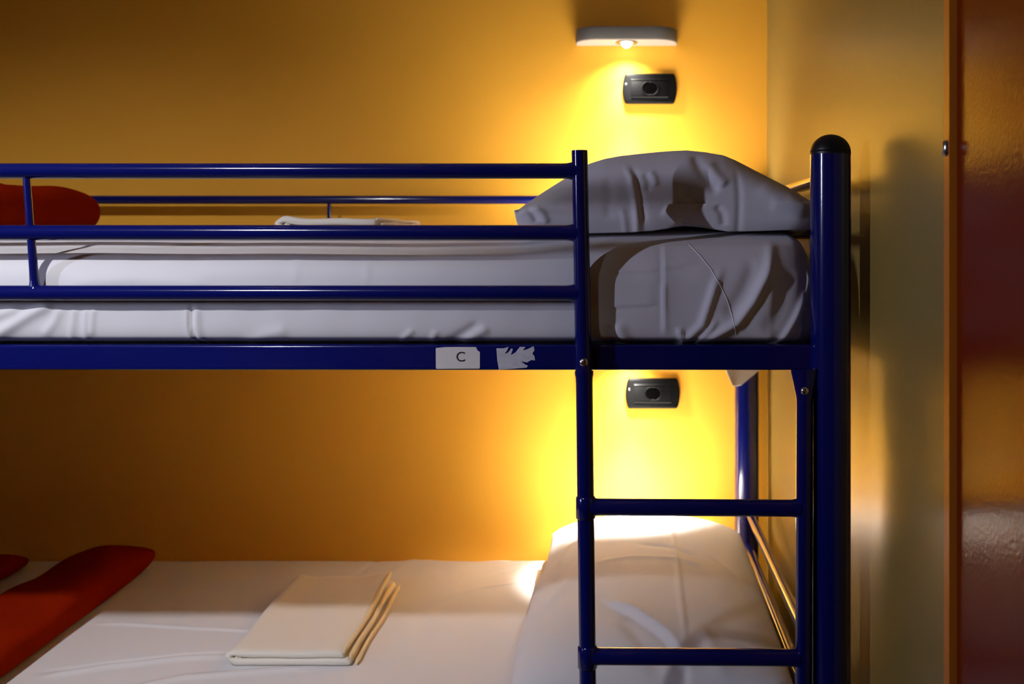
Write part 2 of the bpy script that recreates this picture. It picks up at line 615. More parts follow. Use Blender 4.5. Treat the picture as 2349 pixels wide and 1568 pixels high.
front_folds = [
    # the pulled sheet at the head end
    (fx((1790, 556), (1776, 572), (1748, 640), (1722, 690), (1687, 738), (1640, 766), (1600, 792)), 0.0075, 0.0062, 'open'),
    (fx((1654, 610), (1641, 640), (1625, 690), (1608, 742), (1580, 770), (1565, 792)), 0.0055, 0.0055, 'open'),
    (fx((1640, 728), (1634, 742), (1622, 757), (1604, 775), (1592, 792)), 0.004, 0.0035, 'open'),
    (fx((1838, 575), (1850, 610), (1855, 640), (1846, 683), (1822, 730), (1800, 765), (1778, 795)), 0.007, 0.0055, 'open'),
    (fx((1836, 735), (1834, 755), (1826, 775), (1812, 795)), 0.005, 0.0038, 'open'),
    (fx((1555, 745), (1562, 775), (1566, 795)), 0.0045, 0.004, 'open'),
    (fx((1415, 735), (1425, 760), (1440, 792)), 0.003, 0.008, 'open'),
    (fx((1395, 740), (1405, 792)), -0.003, 0.006, 'open'),
    (fx((1518, 560), (1520, 690), (1523, 775)), 0.0016, 0.010, 'step'),
    (fx((1520, 640), (1522, 720), (1522, 770)), 0.0018, 0.003, 'ridge'),
    (fx((1385, 624), (1480, 622), (1613, 606)), 0.0010, 0.012, 'step'),
    (fx((1391, 702), (1510, 697)), 0.0010, 0.010, 'step'),
    (fx((1730, 600), (1700, 670), (1660, 730)), -0.0035, 0.010, 'ridge'),
    (fx((1810, 610), (1790, 690), (1750, 770)), -0.004, 0.012, 'ridge'),
    # along the front below the guard bars
    (fx((458, 690), (457, 740), (464, 792)), -0.0040, 0.0026, 'open'),
    (fx((450, 690), (449, 740), (456, 792)), 0.0016, 0.004, 'open'),
    (fx((470, 690), (470, 745), (476, 792)), 0.0024, 0.0045, 'open'),
    (fx((-40, 800), (40, 752), (95, 718), (130, 700)), 0.0045, 0.008, 'open'),
    (fx((-60, 745), (20, 720), (80, 702)), 0.0028, 0.007, 'ridge'),
    (fx((165, 700), (150, 735), (120, 770)), 0.0022, 0.006, 'ridge'),
    (fx((196, 700), (190, 740), (180, 785)), 0.0018, 0.004, 'ridge'),
    (fx((222, 700), (218, 745), (214, 790)), 0.0022, 0.0035, 'ridge'),
    (fx((238, 700), (234, 735), (230, 770)), 0.0024, 0.0032, 'ridge'),
    (fx((565, 795), (620, 768), (680, 752)), 0.0022, 0.009, 'ridge'),
    (fx((960, 750), (935, 772), (925, 790)), 0.0020, 0.004, 'ridge'),
    (fx((1010, 752), (1000, 775), (992, 792)), 0.0022, 0.004, 'ridge'),
    (fx((1110, 735), (1070, 760), (1020, 790)), -0.0026, 0.006, 'ridge'),
    (fx((1130, 745), (1090, 770), (1060, 792)), 0.0026, 0.006, 'ridge'),
    (fx((690, 575), (692, 650)), 0.0010, 0.006, 'ridge'),
    (fx((850, 580), (852, 650)), 0.0010, 0.006, 'ridge'),
    # the sheet bulges between bar and rail
    (fx((160, 648), (330, 638), (520, 652)), 0.0035, 0.012, 'ridge'),
]


def disp_upper(A, Z):
    d = ridges(A, Z, front_folds)
    zr = np.clip((Z - (SR_T - 0.004)) / 0.014, 0, 1)
    xr_ = np.clip((0.250 - A) / 0.05, 0, 1)
    d += 0.0275 * zr * zr * (3 - 2 * zr) * xr_ ** 0.6
    d += 0.0016 * smooth_noise(A, Z, 22, 5) + 0.0008 * smooth_noise(A, Z, 70, 9)
    return d


def head_rise(A, Y):
    q = np.clip((A + 0.17) / 0.16, 0, 1)
    return q * q * (3 - 2 * q) * np.exp(-((np.maximum(Y, 1.56) - 1.56) / 0.30) ** 2)


xs = np.concatenate([np.linspace(-1.69, -0.92, 24)[:-1], np.linspace(-0.92, 0.21, 330)[:-1], 0.21 + 0.0605 * np.sin(np.linspace(0, math.pi / 2, 34))])
up_bm = mattress_mesh(EYE - 0.006, SR_B + 0.011, YMF, 2.372, -1.69, 0.2705, xs, 120, 46, 5.5, 0.032,
                      disp_upper, lambda A, Y: 0.0025 * smooth_noise(A, Y, 14, 3) + 0.0155 * head_rise(A, Y), crown=0.022)
mu = obj('mattress', up_bm, M['sheet'])
tag(mu, 'upper bunk mattress in a wrinkled white fitted sheet, behind the blue guard bars', 'mattress')

# the seam thread that runs slantwise over the head end, laid on the sheet
dg = bpy.context.evaluated_depsgraph_get()
from mathutils.bvhtree import BVHTree
bvh = BVHTree.FromObject(mu, dg)


def on_front(px, py, tree, Y, lift):
    o = Vector((0, 0, EYE)); d = (at(px, py, Y) - o).normalized()
    hit = tree.ray_cast(o + d * 1.42, d)
    return (hit[0] - d * lift) if hit[0] else at(px, py, Y)


bm = bmesh.new()
th = []
ctrl = [(1580, 560), (1606, 586), (1631, 617), (1650, 650), (1667, 684), (1680, 725), (1690, 775)]
for (p, q) in zip(ctrl[:-1], ctrl[1:]):
    for k in range(6):
        t = k / 6
        th.append(on_front(p[0] + (q[0] - p[0]) * t, p[1] + (q[1] - p[1]) * t, bvh, YMF, 0.0003))
tube(bm, th, 0.0006, 8)
obj('seam', bm, M['thread'], mu)

# the loose corner of the sheet hanging below the rail at the back
Yc = 2.30
ctl = np.array([at(1660, 838, Yc), at(1755, 838, Yc), at(1690, 886, Yc)])
Pm = np.zeros((15, 15, 3))
tl, tr, tip = Vector(ctl[0]), Vector(ctl[1]), Vector(ctl[2])
for i in range(15):
    for j in range(15):
        v, u = i / 14, j / 14
        left = tl.lerp(at(1680, 884, Yc), v)
        right = tr.lerp(at(1700, 884, Yc), v ** 0.9)
        p = left.lerp(right, u)
        p.y += 0.006 * math.sin(u * 3.1) * (1 - 0.4 * v)
        p.z -= 0.002 * math.sin(math.pi * u) * v
        Pm[i, j] = p
bm = bmesh.new(); grid(bm, Pm)
sc_ = obj('sheet_corner', bm, M['sheet'], mu)
sm = sc_.modifiers.new('thick', 'SOLIDIFY'); sm.thickness = 0.0012

# lower mattress
ZL = -0.722


def tp(*pts):
    """photo pixels on the lower mattress top -> (X, Y)"""
    out = []
    for x, y in pts:
        Y = -ZL * F / (y - VY)
        out.append(((x - VX) * Y / F, Y))
    return out


top_folds = [
    (tp((200, 1432), (330, 1436), (460, 1446), (620, 1452)), 0.0040, 0.0045, 'ridge'),
    (tp((60, 1560), (240, 1530), (430, 1512), (560, 1506)), 0.0045, 0.010, 'ridge'),
    (tp((60, 1548), (240, 1521), (430, 1504), (560, 1498)), -0.0030, 0.006, 'ridge'),
    (tp((200, 1600), (420, 1555), (620, 1540), (760, 1532)), 0.0040, 0.010, 'ridge'),
    (tp((820, 1320), (870, 1270)), -0.0030, 0.006, 'ridge'),
    (tp((880, 1330), (960, 1272)), 0.0025, 0.012, 'ridge'),
    (tp((1000, 1345), (1180, 1300), (1260, 1285)), 0.0022, 0.012, 'step'),
    (tp((1010, 1310), (1120, 1280), (1200, 1268)), 0.0022, 0.010, 'ridge'),
    (tp((960, 1400), (1100, 1350), (1240, 1330)), 0.0018, 0.012, 'step'),
    (tp((850, 1290), (1020, 1272)), 0.002, 0.012, 'ridge'),
]
xs = np.concatenate([np.linspace(-1.69, -1.3, 12)[:-1], np.linspace(-1.3, 0.2, 260)[:-1], np.linspace(0.2, 0.2625, 16)])
lo_bm = mattress_mesh(ez(ZL), ez(-0.866) + 0.0025, YMF, 2.44, -1.69, 0.2625, xs, 20, 230, 8, 0.04, None,
                      lambda A, Y: ridges(A, Y, top_folds) + 0.0022 * smooth_noise(A, Y, 16, 13) + 0.0006 * smooth_noise(A, Y, 60, 4), crown=0.002)
ml = obj('mattress', lo_bm, M['sheet'])
tag(ml, 'lower bunk mattress in a smooth white sheet, half in the shade of the upper bunk', 'mattress')


def rest_z(ob, x0, x1, y0, y1):
    tree = BVHTree.FromObject(ob, bpy.context.evaluated_depsgraph_get())
    zz = []
    for i in range(15):
        for j in range(15):
            h = tree.ray_cast(Vector((x0 + (x1 - x0) * i / 14, y0 + (y1 - y0) * j / 14, 3)), Vector((0, 0, -1)))
            if h[0]:
                zz.append(h[0].z)
    return max(zz) + 0.0003


# ------------------------------------------------------------------ pillows
def curve(pts):
    xs_, ys_ = zip(*pts)
    return lambda v: np.interp(v, xs_, ys_)


YP = 1.515
SP = F / YP
top_c = curve([(1180, 481), (1200, 467), (1221, 453), (1250, 434), (1293, 407), (1320, 389), (1350, 372), (1385, 361), (1421, 354), (1460, 349.5), (1507, 345),
               (1545, 342.3), (1579, 341), (1620, 345), (1664, 352.5), (1690, 363), (1721, 379), (1765, 402), (1811, 425), (1850, 447), (1872, 459)])
bot_c = curve([(1180, 484), (1184, 506), (1190, 522), (1230, 533), (1350, 534), (1446, 532), (1500, 528), (1532, 523), (1552, 516), (1572, 512.5), (1592, 514), (1613, 518), (1640, 525), (1668, 530), (1742, 529), (1859, 525), (1872, 524)])
hem_c = curve([(1180, 482.5), (1200, 475), (1300, 471), (1500, 469), (1872, 466)])
pil_folds = [
    ([(1430, 372), (1447, 405), (1455, 450), (1461, 500), (1462, 540)], 0.0042, 7.0, 'open'),
    ([(1446, 375), (1462, 410), (1471, 455), (1477, 520)], -0.003, 8.0, 'ridge'),
    ([(1592, 350), (1604, 385), (1625, 420), (1650, 445)], -0.0050, 12.0, 'ridge'),
    ([(1620, 368), (1640, 400), (1665, 430)], 0.0040, 13.0, 'ridge'),
    ([(1488, 392), (1500, 408), (1504, 430)], 0.0030, 7.0, 'ridge'),
    ([(1478, 398), (1488, 420), (1486, 445)], -0.0026, 7.0, 'ridge'),
    ([(1560, 430), (1590, 455), (1610, 480)], -0.0030, 12.0, 'ridge'),
    ([(1520, 478), (1545, 492), (1560, 510)], 0.0034, 13.0, 'ridge'),
    ([(1640, 470), (1655, 490), (1660, 520)], -0.0028, 8.0, 'ridge'),
    ([(1688, 380), (1694, 450), (1692, 528)], -0.0022, 7.0, 'open'),
    ([(1208, 475), (1225, 492), (1235, 512)], -0.0034, 7.0, 'ridge'),
    ([(1225, 468), (1245, 490), (1258, 515)], 0.0030, 8.0, 'ridge'),
    ([(1740, 420), (1790, 470), (1850, 500)], 0.0020, 22.0, 'ridge'),
    ([(1760, 470), (1860, 476)], 0.0014, 14.0, 'ridge'),
    ([(1395, 400), (1400, 450), (1395, 510)], -0.0014, 12.0, 'ridge'),
    ([(1424, 470), (1432, 500), (1436, 540)], 0.0018, 6.0, 'open'),
]
ns, nw = 150, 70
S = np.linspace(1180, 1868, ns)
W = np.linspace(0, 1, nw)
PXg = np.repeat(S[:, None], nw, 1)
tpx, bpx = top_c(S), bot_c(S)
PZg = bpx[:, None] + (tpx - bpx)[:, None] * W[None, :]
disp = ridges(PXg, PZg, pil_folds) + 0.0018 * smooth_noise(PXg / 1600, PZg / 1600, 45, 21)


def pil_front(lift=0.0):
    Pm = np.zeros((ns, nw, 3))
    k = np.clip((W - 0.55) / 0.45, 0, 1)
    back = 0.040 * k ** 2.5 + 0.010 * np.clip((0.25 - W) / 0.25, 0, 1) ** 2
    Yg = YP - 0.012 + back[None, :] - disp - lift
    edge = np.clip(np.minimum(S - 1180, 1868 - S) / 60.0, 0, 1)
    Yg = Yg + 0.012 * (1 - edge[:, None]) ** 2
    Pm[:, :, 0] = (PXg - VX) / SP
    Pm[:, :, 1] = Yg
    Pm[:, :, 2] = EYE + (VY - PZg) / F * YP
    return Pm


front_P = pil_front()
YBK = 2.28
nt_ = 26
topP = np.zeros((ns, nt_, 3)); botP = np.zeros((ns, nt_, 3))
zt = front_P[:, -1, 2]; zb = front_P[:, 0, 2]
yt = front_P[:, -1, 1]; yb = front_P[:, 0, 1]
for j in range(nt_):
    t = (j + 1) / nt_
    prof = math.sqrt(max(0, 1 - t ** 3.2))
    zm = EYE + 0.034
    topP[:, j, 0] = front_P[:, -1, 0] * (1 - 0.03 * t) + 0.0015 * t
    topP[:, j, 1] = yt + (YBK - yt) * t
    topP[:, j, 2] = zm + (zt - zm) * prof + 0.004 * np.sin(t * 9 + S / 70.0) * t * (1 - t)
    botP[:, j, 0] = topP[:, j, 0]
    botP[:, j, 1] = yb + (YBK - yb) * t
    rest = np.zeros(ns)
    for i in range(ns):
        h = bvh.ray_cast(Vector((topP[i, j, 0], topP[i, j, 1], 3)), Vector((0, 0, -1)))
        rest[i] = max(h[0].z if h[0] else 0, EYE + 0.010) + 0.0006
    fall = min(1, t / 0.12)
    botP[:, j, 2] = (zb + (rest - zb) * fall) * (1 - t ** 6) + zm * t ** 6
edge = np.clip(np.minimum(S - 1180, 1868 - S) / 110.0, 0, 1)
allP = np.concatenate([front_P, topP, botP[:, ::-1][:, 1:]], axis=1)
for i in range(allP.shape[0]):
    for j in range(allP.shape[1]):
        if allP[i, j, 2] < EYE + 0.035:
            h = bvh.ray_cast(Vector((allP[i, j, 0], allP[i, j, 1], 3)), Vector((0, 0, -1)))
            if h[0]:
                allP[i, j, 2] = max(allP[i, j, 2], h[0].z + 0.0006)
bm = bmesh.new()
V = grid(bm, allP, False, True)
bm.faces.new(V[0]); bm.faces.new(V[-1])
pu = obj('pillow', bm, M['sheet'])
tag(pu, 'plump white pillow at the head of the upper bunk, under the lit reading lamp', 'pillow')
# hem band of the pillowcase opening
hemP = pil_front(0.0018)
hz_ = hem_c(S)
for i in range(ns):
    wmax = np.clip((hz_[i] - bpx[i]) / (tpx[i] - bpx[i]), 0.05, 0.95)
    wj = np.linspace(-0.012, wmax, nw)
    for c in range(3):
        src = hemP[i, :, c].copy()
        if c == 1:
            src = src + 0.0
        hemP[i, :, c] = np.interp(np.clip(wj, 0, 1), W, src)
bm = bmesh.new(); grid(bm, hemP)
hm = obj('pillowcase_hem', bm, M['sheet'], pu)
sm = hm.modifiers.new('thick', 'SOLIDIFY'); sm.thickness = 0.0012; sm.offset = 0

# lower pillow: a case over an inner pillow
nu, nv = 120, 150
U = np.linspace(0, 1, nu); Vv = np.linspace(0, 1, nv)
Ug, Vg = np.meshgrid(U, Vv, indexing='ij')
xl = curve([(0, -0.170), (0.2, -0.178), (0.55, -0.172), (0.70, -0.160), (0.85, -0.157), (1.0, -0.157)])
xr = curve([(0, 0.262), (0.5, 0.2655), (0.8, 0.262), (1.0, 0.258)])
yf = 1.575 + 0.02 * np.sin(Ug * 3.0)
Yg = yf + (2.355 - yf) * Vg
bow = 4 * Ug * (1 - Ug)
Yg = Yg + 0.022 * (bow - 0.7) * np.clip((Vg - 0.8) / 0.2, 0, 1)
Xg = xl(Vg) + (xr(Vg) - xl(Vg)) * Ug
aa = np.abs(2 * Ug - 1); bb = np.abs(2 * Vg - 1)
crown = np.sqrt(np.clip((1 - aa ** 2.6), 0, 1)) * np.sqrt(np.clip(1 - bb ** 5, 0, 1))
zm = -0.682 + 0.034 * Vg ** 2.5
Tz = 0.072 + 0.006 * Vg


def lp(*pts, z=-0.61):
    out = []
    for x, y in pts:
        Y = -z * F / (y - VY)
        out.append(((x - VX) * Y / F, Y))
    return out


lp_folds = [
    (lp((1535, 1205), (1552, 1290), (1560, 1360), (1575, 1470)), 0.0024, 0.0045, 'ridge'),
    (lp((1350, 1300), (1450, 1290), (1540, 1292), (1640, 1305)), 0.0032, 0.009, 'ridge'),
    (lp((1450, 1262), (1530, 1268), (1620, 1288)), -0.0034, 0.008, 'ridge'),
    (lp((1560, 1258), (1640, 1280), (1700, 1310)), -0.0030, 0.008, 'ridge'),
    (lp((1270, 1290), (1310, 1250), (1360, 1235)), 0.0040, 0.009, 'ridge'),
    (lp((1270, 1320), (1320, 1280), (1360, 1270)), -0.0034, 0.008, 'ridge'),
    (lp((1250, 1360), (1310, 1320), (1370, 1300)), 0.0035, 0.010, 'ridge'),
    (lp((1370, 1370), (1450, 1400), (1530, 1440), (1600, 1490), (1680, 1560)), 0.009, 0.030, 'step'),
    (lp((1420, 1405), (1490, 1455), (1560, 1520)), -0.0040, 0.014, 'ridge'),
    (lp((1600, 1420), (1650, 1470), (1700, 1520)), 0.0040, 0.014, 'ridge'),
    (lp((1640, 1530), (1680, 1560), (1720, 1620)), -0.006, 0.012, 'ridge'),
    (lp((1400, 1580), (1480, 1540), (1560, 1530)), 0.006, 0.016, 'ridge'),
    (lp((1700, 1580), (1740, 1540), (1790, 1520)), 0.006, 0.014, 'ridge'),
]
dz = ridges(Xg, Yg, lp_folds) + 0.0030 * smooth_noise(Xg, Yg, 16, 31) + 0.0009 * smooth_noise(Xg, Yg, 60, 8)
Zt = zm + Tz * crown + dz * np.clip(crown * 2, 0, 1)
Zb = zm - (zm + 0.7185) * np.clip(crown * 1.6, 0, 1)
TP = np.stack([Xg, Yg, EYE + Zt], -1)
BP = np.stack([Xg, Yg, EYE + Zb], -1)
bm = bmesh.new()
Vt = grid(bm, TP)
sub = BP[::4, ::5]
Vb = grid(bm, sub)
# close the sides by snapping the coarse bottom to the rim
bmesh.ops.remove_doubles(bm, verts=bm.verts, dist=0.0004)
pcase_bm = bm
pl = thing('pillow', 'white pillow on the lower bunk, crossed by the shadows of the ladder', 'pillow', (0.05, 1.96, ez(-0.72)))
obj('pillowcase', pcase_bm, M['sheet'], pl)
bm = bmesh.new()
box(bm, (-0.1765, 2.02, ez(-0.7165)), (0.2655, 2.29, ez(-0.688)), 0.0125, 4)
obj('inner_pillow', bm, M['hem'] if False else M['linen'], pl)


# ------------------------------------------------------------------ folded towels
def ribbon(bm, path, half_t, y0, y1, ny, wob=None):
    """a thick cloth layer following path (x,z) and extruded along Y"""
    P2 = [Vector((p[0], p[1])) for p in path]
    n = len(P2)
    ups, dns = [], []
    for i in range(n):
        t = (P2[min(i + 1, n - 1)] - P2[max(i - 1, 0)]).normalized()
        nn = Vector((-t.y, t.x))
        ups.append(P2[i] + nn * half_t); dns.append(P2[i] - nn * half_t)
    t0 = (P2[1] - P2[0]).normalized(); t1 = (P2[-1] - P2[-2]).normalized()
    e1 = [P2[-1] + t1 * half_t * 0.8 + Vector((-t1.y, t1.x)) * half_t * 0.5, P2[-1] + t1 * half_t * 0.8 - Vector((-t1.y, t1.x)) * half_t * 0.5]
    e0 = [P2[0] - t0 * half_t * 0.8 - Vector((-t0.y, t0.x)) * half_t * 0.5, P2[0] - t0 * half_t * 0.8 + Vector((-t0.y, t0.x)) * half_t * 0.5]
    loop = ups + e1 + dns[::-1] + e0
    ys = []
    for k in range(ny + 1):
        ys.append((y0 + (y1 - y0) * k / ny, 1.0))
    h2 = half_t
    ys = [(y0 - h2 * 0.5, 0.4), (y0 - h2 * 0.3, 0.7)] + ys + [(y1 + h2 * 0.3, 0.7), (y1 + h2 * 0.5, 0.4)]
    mid = P2 + [P2[-1], P2[-1]] + P2[::-1] + [P2[0], P2[0]]
    Pm = np.zeros((len(ys), len(loop), 3))
    for i, (y, s) in enumerate(ys):
        for j, (q, m_) in enumerate(zip(loop, mid)):
            r = m_.lerp(q, s)
            dx, dy, dz_ = wob(r.x, y, r.y, j / len(loop)) if wob else (0, 0, 0)
            Pm[i, j] = (r.x + dx, y + dy, r.y + dz_)
    V = grid(bm, Pm, False, True)
    bm.faces.new(V[0]); bm.faces.new(V[-1])


def folded_cloth(name, label, cat, cx, y0, y1, zbase, width, thick, tilt, fan, hem='hem'):
    """cloth folded in half twice: fold on the left, loose edges on the right"""
    root = thing(name, label, cat, (cx, (y0 + y1) / 2, zbase), 'folded towels on the bunks')
    ht = thick * 0.215
    xl_, xr_ = cx - width / 2, cx + width / 2
    zt_, zb__ = zbase + thick * 0.215 * 3 + 0.0012, zbase + thick * 0.215

    def wob(x, y, z, u):
        f = (x - xl_) / width
        v = (y - y0) / (y1 - y0)
        dx = tilt * (v - 0.0) + 0.0025 * math.sin(v * 7 + z * 300)
        k = max(0.0, (z - zbase) / thick)
        dz_ = (fan * k * max(0, f - 0.6) / 0.4 * v ** 3) * 1.0 + 0.001 * math.sin(x * 60 + v * 5) * k
        return (dx - 0.014 * k * max(0, f - 0.7) / 0.3, 0, dz_)
    # outer layer: bottom -> fold -> top
    path = [(xr_ - 0.002, zb__)]
    for k in range(9):
        path.append((xr_ - 0.012 - (width - 0.030) * k / 8, zb__))
    R_ = (zt_ - zb__) / 2 + 0.0022
    for k in range(1, 12):
        a_ = math.pi * k / 12
        path.append((xl_ + R_ + 0.008 - math.sin(a_) * (R_ + 0.006), zb__ + R_ - math.cos(a_) * R_))
    for k in range(9):
        path.append((xl_ + 0.022 + (width - 0.026) * k / 8, zt_ + (0.0022 if k == 0 else 0)))
    bm = bmesh.new()
    ribbon(bm, path, ht, y0, y1, 30, wob)
    obj('outer_layer', bm, M['linen'], root)
    # rolled inner fold peeping out at the left end
    bm = bmesh.new()
    pth = []
    for k in range(16):
        a_ = math.pi * 1.7 * k / 15
        pth.append((xl_ + R_ + 0.009 + math.cos(a_ + 0.4) * R_ * 0.45, (zt_ + zb__) / 2 - R_ * 0.2 + math.sin(a_ + 0.4) * R_ * 0.5))
    ribbon(bm, pth, ht * 0.32, y0 + 0.002, y1 - 0.01, 10, wob)
    obj('rolled_fold', bm, M['linen'], root)
    # hemmed loose edges along the right side
    for (zz, off, ln, lift) in ((zbase + thick * 0.86, -0.004, 0.985, fan), (zbase + thick * 0.55, 0.0045, 0.93, fan * 0.5), (zbase + thick * 0.14, 0.011, 1.0, 0.001)):
        bm = bmesh.new()
        pts_, rr_ = [], []
        for k in range(25):
            v = k / 24
            y = y0 + (y1 - y0) * ln * v
            kk = (zz - zbase) / thick
            x = xr_ + off + tilt * v * ln - 0.006 * kk + 0.0016 * math.sin(v * 9 + zz * 80)
            pts_.append((x, y, zz + lift * 1.05 * v ** 3))
            w_ = thick * (0.13 + 0.03 * math.sin(v * 13 + off * 900))
            rr_.append((0.0045, w_) if 0 < k < 24 else (0.002, w_ * 0.4))
        tube(bm, pts_, rr_, 12, up=Vector((0, 0, 1)))
        h = obj('hem', bm, M[hem], root)
        if hem == 'hem':
            h['label'] = 'beige hemmed edge'
    return root


folded_cloth('folded_towel', 'flat white folded towel with beige hems lying on the lower bunk', 'towel', -0.568, 1.79, 2.19, rest_z(ml, -0.68, -0.46, 1.79, 2.19), 0.207, 0.0265, -0.010, 0.012)
folded_cloth('folded_towel', 'white folded towel on the upper bunk, showing above the middle guard bar', 'towel', -0.510, 1.83, 2.20, rest_z(mu, -0.60, -0.42, 1.83, 2.20), 0.180, 0.0265, 0.004, 0.0, 'linen')


# ------------------------------------------------------------------ red fleece blankets
def fleece(name, label, lobes, zbase, children=()):
    """folded blanket: lobes are rounded thick folds (x0,x1,y0,y1,height,power)"""
    root = None
    for k, (x0, x1, y0, y1, h, sk) in enumerate(lobes):
        n1, n2 = 60, 44
        Pm = np.zeros((n1, n2, 3))
        for i in range(n1):
            v = i / (n1 - 1) * 2 - 1
            for j in range(n2):
                a_ = 2 * math.pi * j / n2
                ey = (1 - abs(v) ** 7) ** (1 / 2.6)
                cx_, cz_ = math.cos(a_), math.sin(a_)
                px_ = math.copysign(abs(cx_) ** (2 / 3.2 if cz_ > 0 else 2 / 9), cx_); pz_ = math.copysign(abs(cz_) ** (2 / 2.8), cz_)
                y = (y0 + y1) / 2 + v * (y1 - y0) / 2
                wx = (x1 - x0) / 2 * (0.86 + 0.14 * ey)
                x = (x0 + x1) / 2 + px_ * wx + sk * v
                z = zbase + h / 2 + pz_ * h / 2 * max(ey, 0.02)
                z = max(z, zbase)
                if pz_ > 0:
                    z += 0.004 * math.sin(x * 38 + y * 11 + k) * ey + 0.003 * math.sin(y * 31 + x * 9) * ey
                Pm[i, j] = (x, y, z)
        bm = bmesh.new()
        V = grid(bm, Pm, False, True)
        bm.faces.new(V[0]); bm.faces.new(V[-1])
        if k == 0:
            root = obj(name, bm, M['red'])
            tag(root, label, 'blanket')
        else:
            obj('blanket_lobe', bm, M['red'], root)
    return root


fleece('blanket', 'dark red fleece blanket folded long across the lower bunk',
       [(-1.180, -1.018, 1.50, 2.345, 0.062, -0.012), (-1.42, -1.175, 1.50, 1.99, 0.058, 0.0), (-1.54, -1.315, 1.975, 2.33, 0.036, 0.012)], rest_z(ml, -1.45, -1.02, 1.52, 2.33))  # third lobe: added cloth standing in for a dark patch of shadow
fleece('blanket', 'bright orange-red fleece blanket bundled on the upper bunk, behind the front baluster',
       [(-1.200, -1.040, 1.72, 2.12, 0.090, -0.004), (-1.42, -1.190, 1.72, 2.10, 0.074, 0.0)], rest_z(mu, -1.42, -1.04, 1.72, 2.12))


# ------------------------------------------------------------------ reading lamps
def reading_lamp(label, cx, h_bottom, power):
    root = thing('reading_lamp', label, 'lamp', (cx, YB, ez(h_bottom)), 'wall reading lamps')
    z0, z1 = ez(h_bottom), ez(h_bottom + 0.030)
    w, d, R_ = 0.1165, 0.078, 0.052
    out = [(-w, 0.0), (-w, d - R_)]
    for k in range(1, 14):
        a_ = math.pi / 2 * k / 14
        out.append((-w + R_ - R_ * math.cos(a_) , d - R_ + R_ * math.sin(a_)))
    out += [(-w + R_, d), (w - R_, d)]
    for k in range(1, 14):
        a_ = math.pi / 2 * (1 - k / 14)
        out.append((w - R_ + R_ * math.cos(a_), d - R_ + R_ * math.sin(a_)))
    out += [(w, d - R_), (w, 0.0)]

    def slab(za, zb_, ins):
        bm = bmesh.new()
        lo = [bm.verts.new((cx + x * (1 - ins / w), YB - max(0, y - ins), za)) for x, y in out]
        hi = [bm.verts.new((cx + x * (1 - ins / w), YB - max(0, y - ins), zb_)) for x, y in out]
        bm.faces.new(lo); bm.faces.new(hi)
        n = len(lo)
        for k in range(n):
            bm.faces.new((lo[k], lo[(k + 1) % n], hi[(k + 1) % n], hi[k]))
        return bm
    obj('casing', slab(z0 + 0.0015, z1, 0), M['lampside'], root, bevel=0.0015)
    obj('underside', slab(z0, z0 + 0.0012, 0.0012), M['lamp'], root, smooth=False)
    c = Vector((cx, YB - 0.046, z0))
    bm = bmesh.new()
    seg = 36
    rings = []
    for r, dz_ in ((0.0250, 0.0), (0.0250, -0.0022), (0.0225, -0.0034), (0.0190, -0.0028), (0.0175, 0.0)):
        rings.append([bm.verts.new(c + Vector((r * math.cos(2 * math.pi * k / seg), r * math.sin(2 * math.pi * k / seg), dz_))) for k in range(seg)])
    for a_, b_ in zip(rings[:-1], rings[1:]):
        for k in range(seg):
            bm.faces.new((a_[k], a_[(k + 1) % seg], b_[(k + 1) % seg], b_[k]))
    obj('lens_ring', bm, M['chrome'], root)
    bm = bmesh.new()
    dome(bm, c, 0.0122, (0, 0, -1), 0.0135, 28, 8)
    obj('bulb', bm, M['led'], root)
    src = c + Vector((0, 0, -0.0155))
    for nm, pw, ang, bl, tilt in (('lamp_beam', power * 11.5, 59, 1.0, 14.0), ('lamp_wash', power * 0.6, 72, 1.0, 0), ('lamp_glow', power * 0.30, 140, 1.0, 0)):
        t_ = math.radians(tilt)
        l = spot(nm, src, src + Vector((0, -math.sin(t_), -math.cos(t_))), pw, (1.0, 0.95, 0.84), ang, bl, 0.008)
        l.parent = root
        l.matrix_parent_inverse = root.matrix_world.inverted()
    return root


reading_lamp('slim grey wall reading lamp with a lit round bulb, above the upper bunk pillow', 0.0072, 0.4560, 22)
reading_lamp('grey wall reading lamp lighting the lower bunk, hidden under the upper mattress', 0.0150, -0.2520, 18)


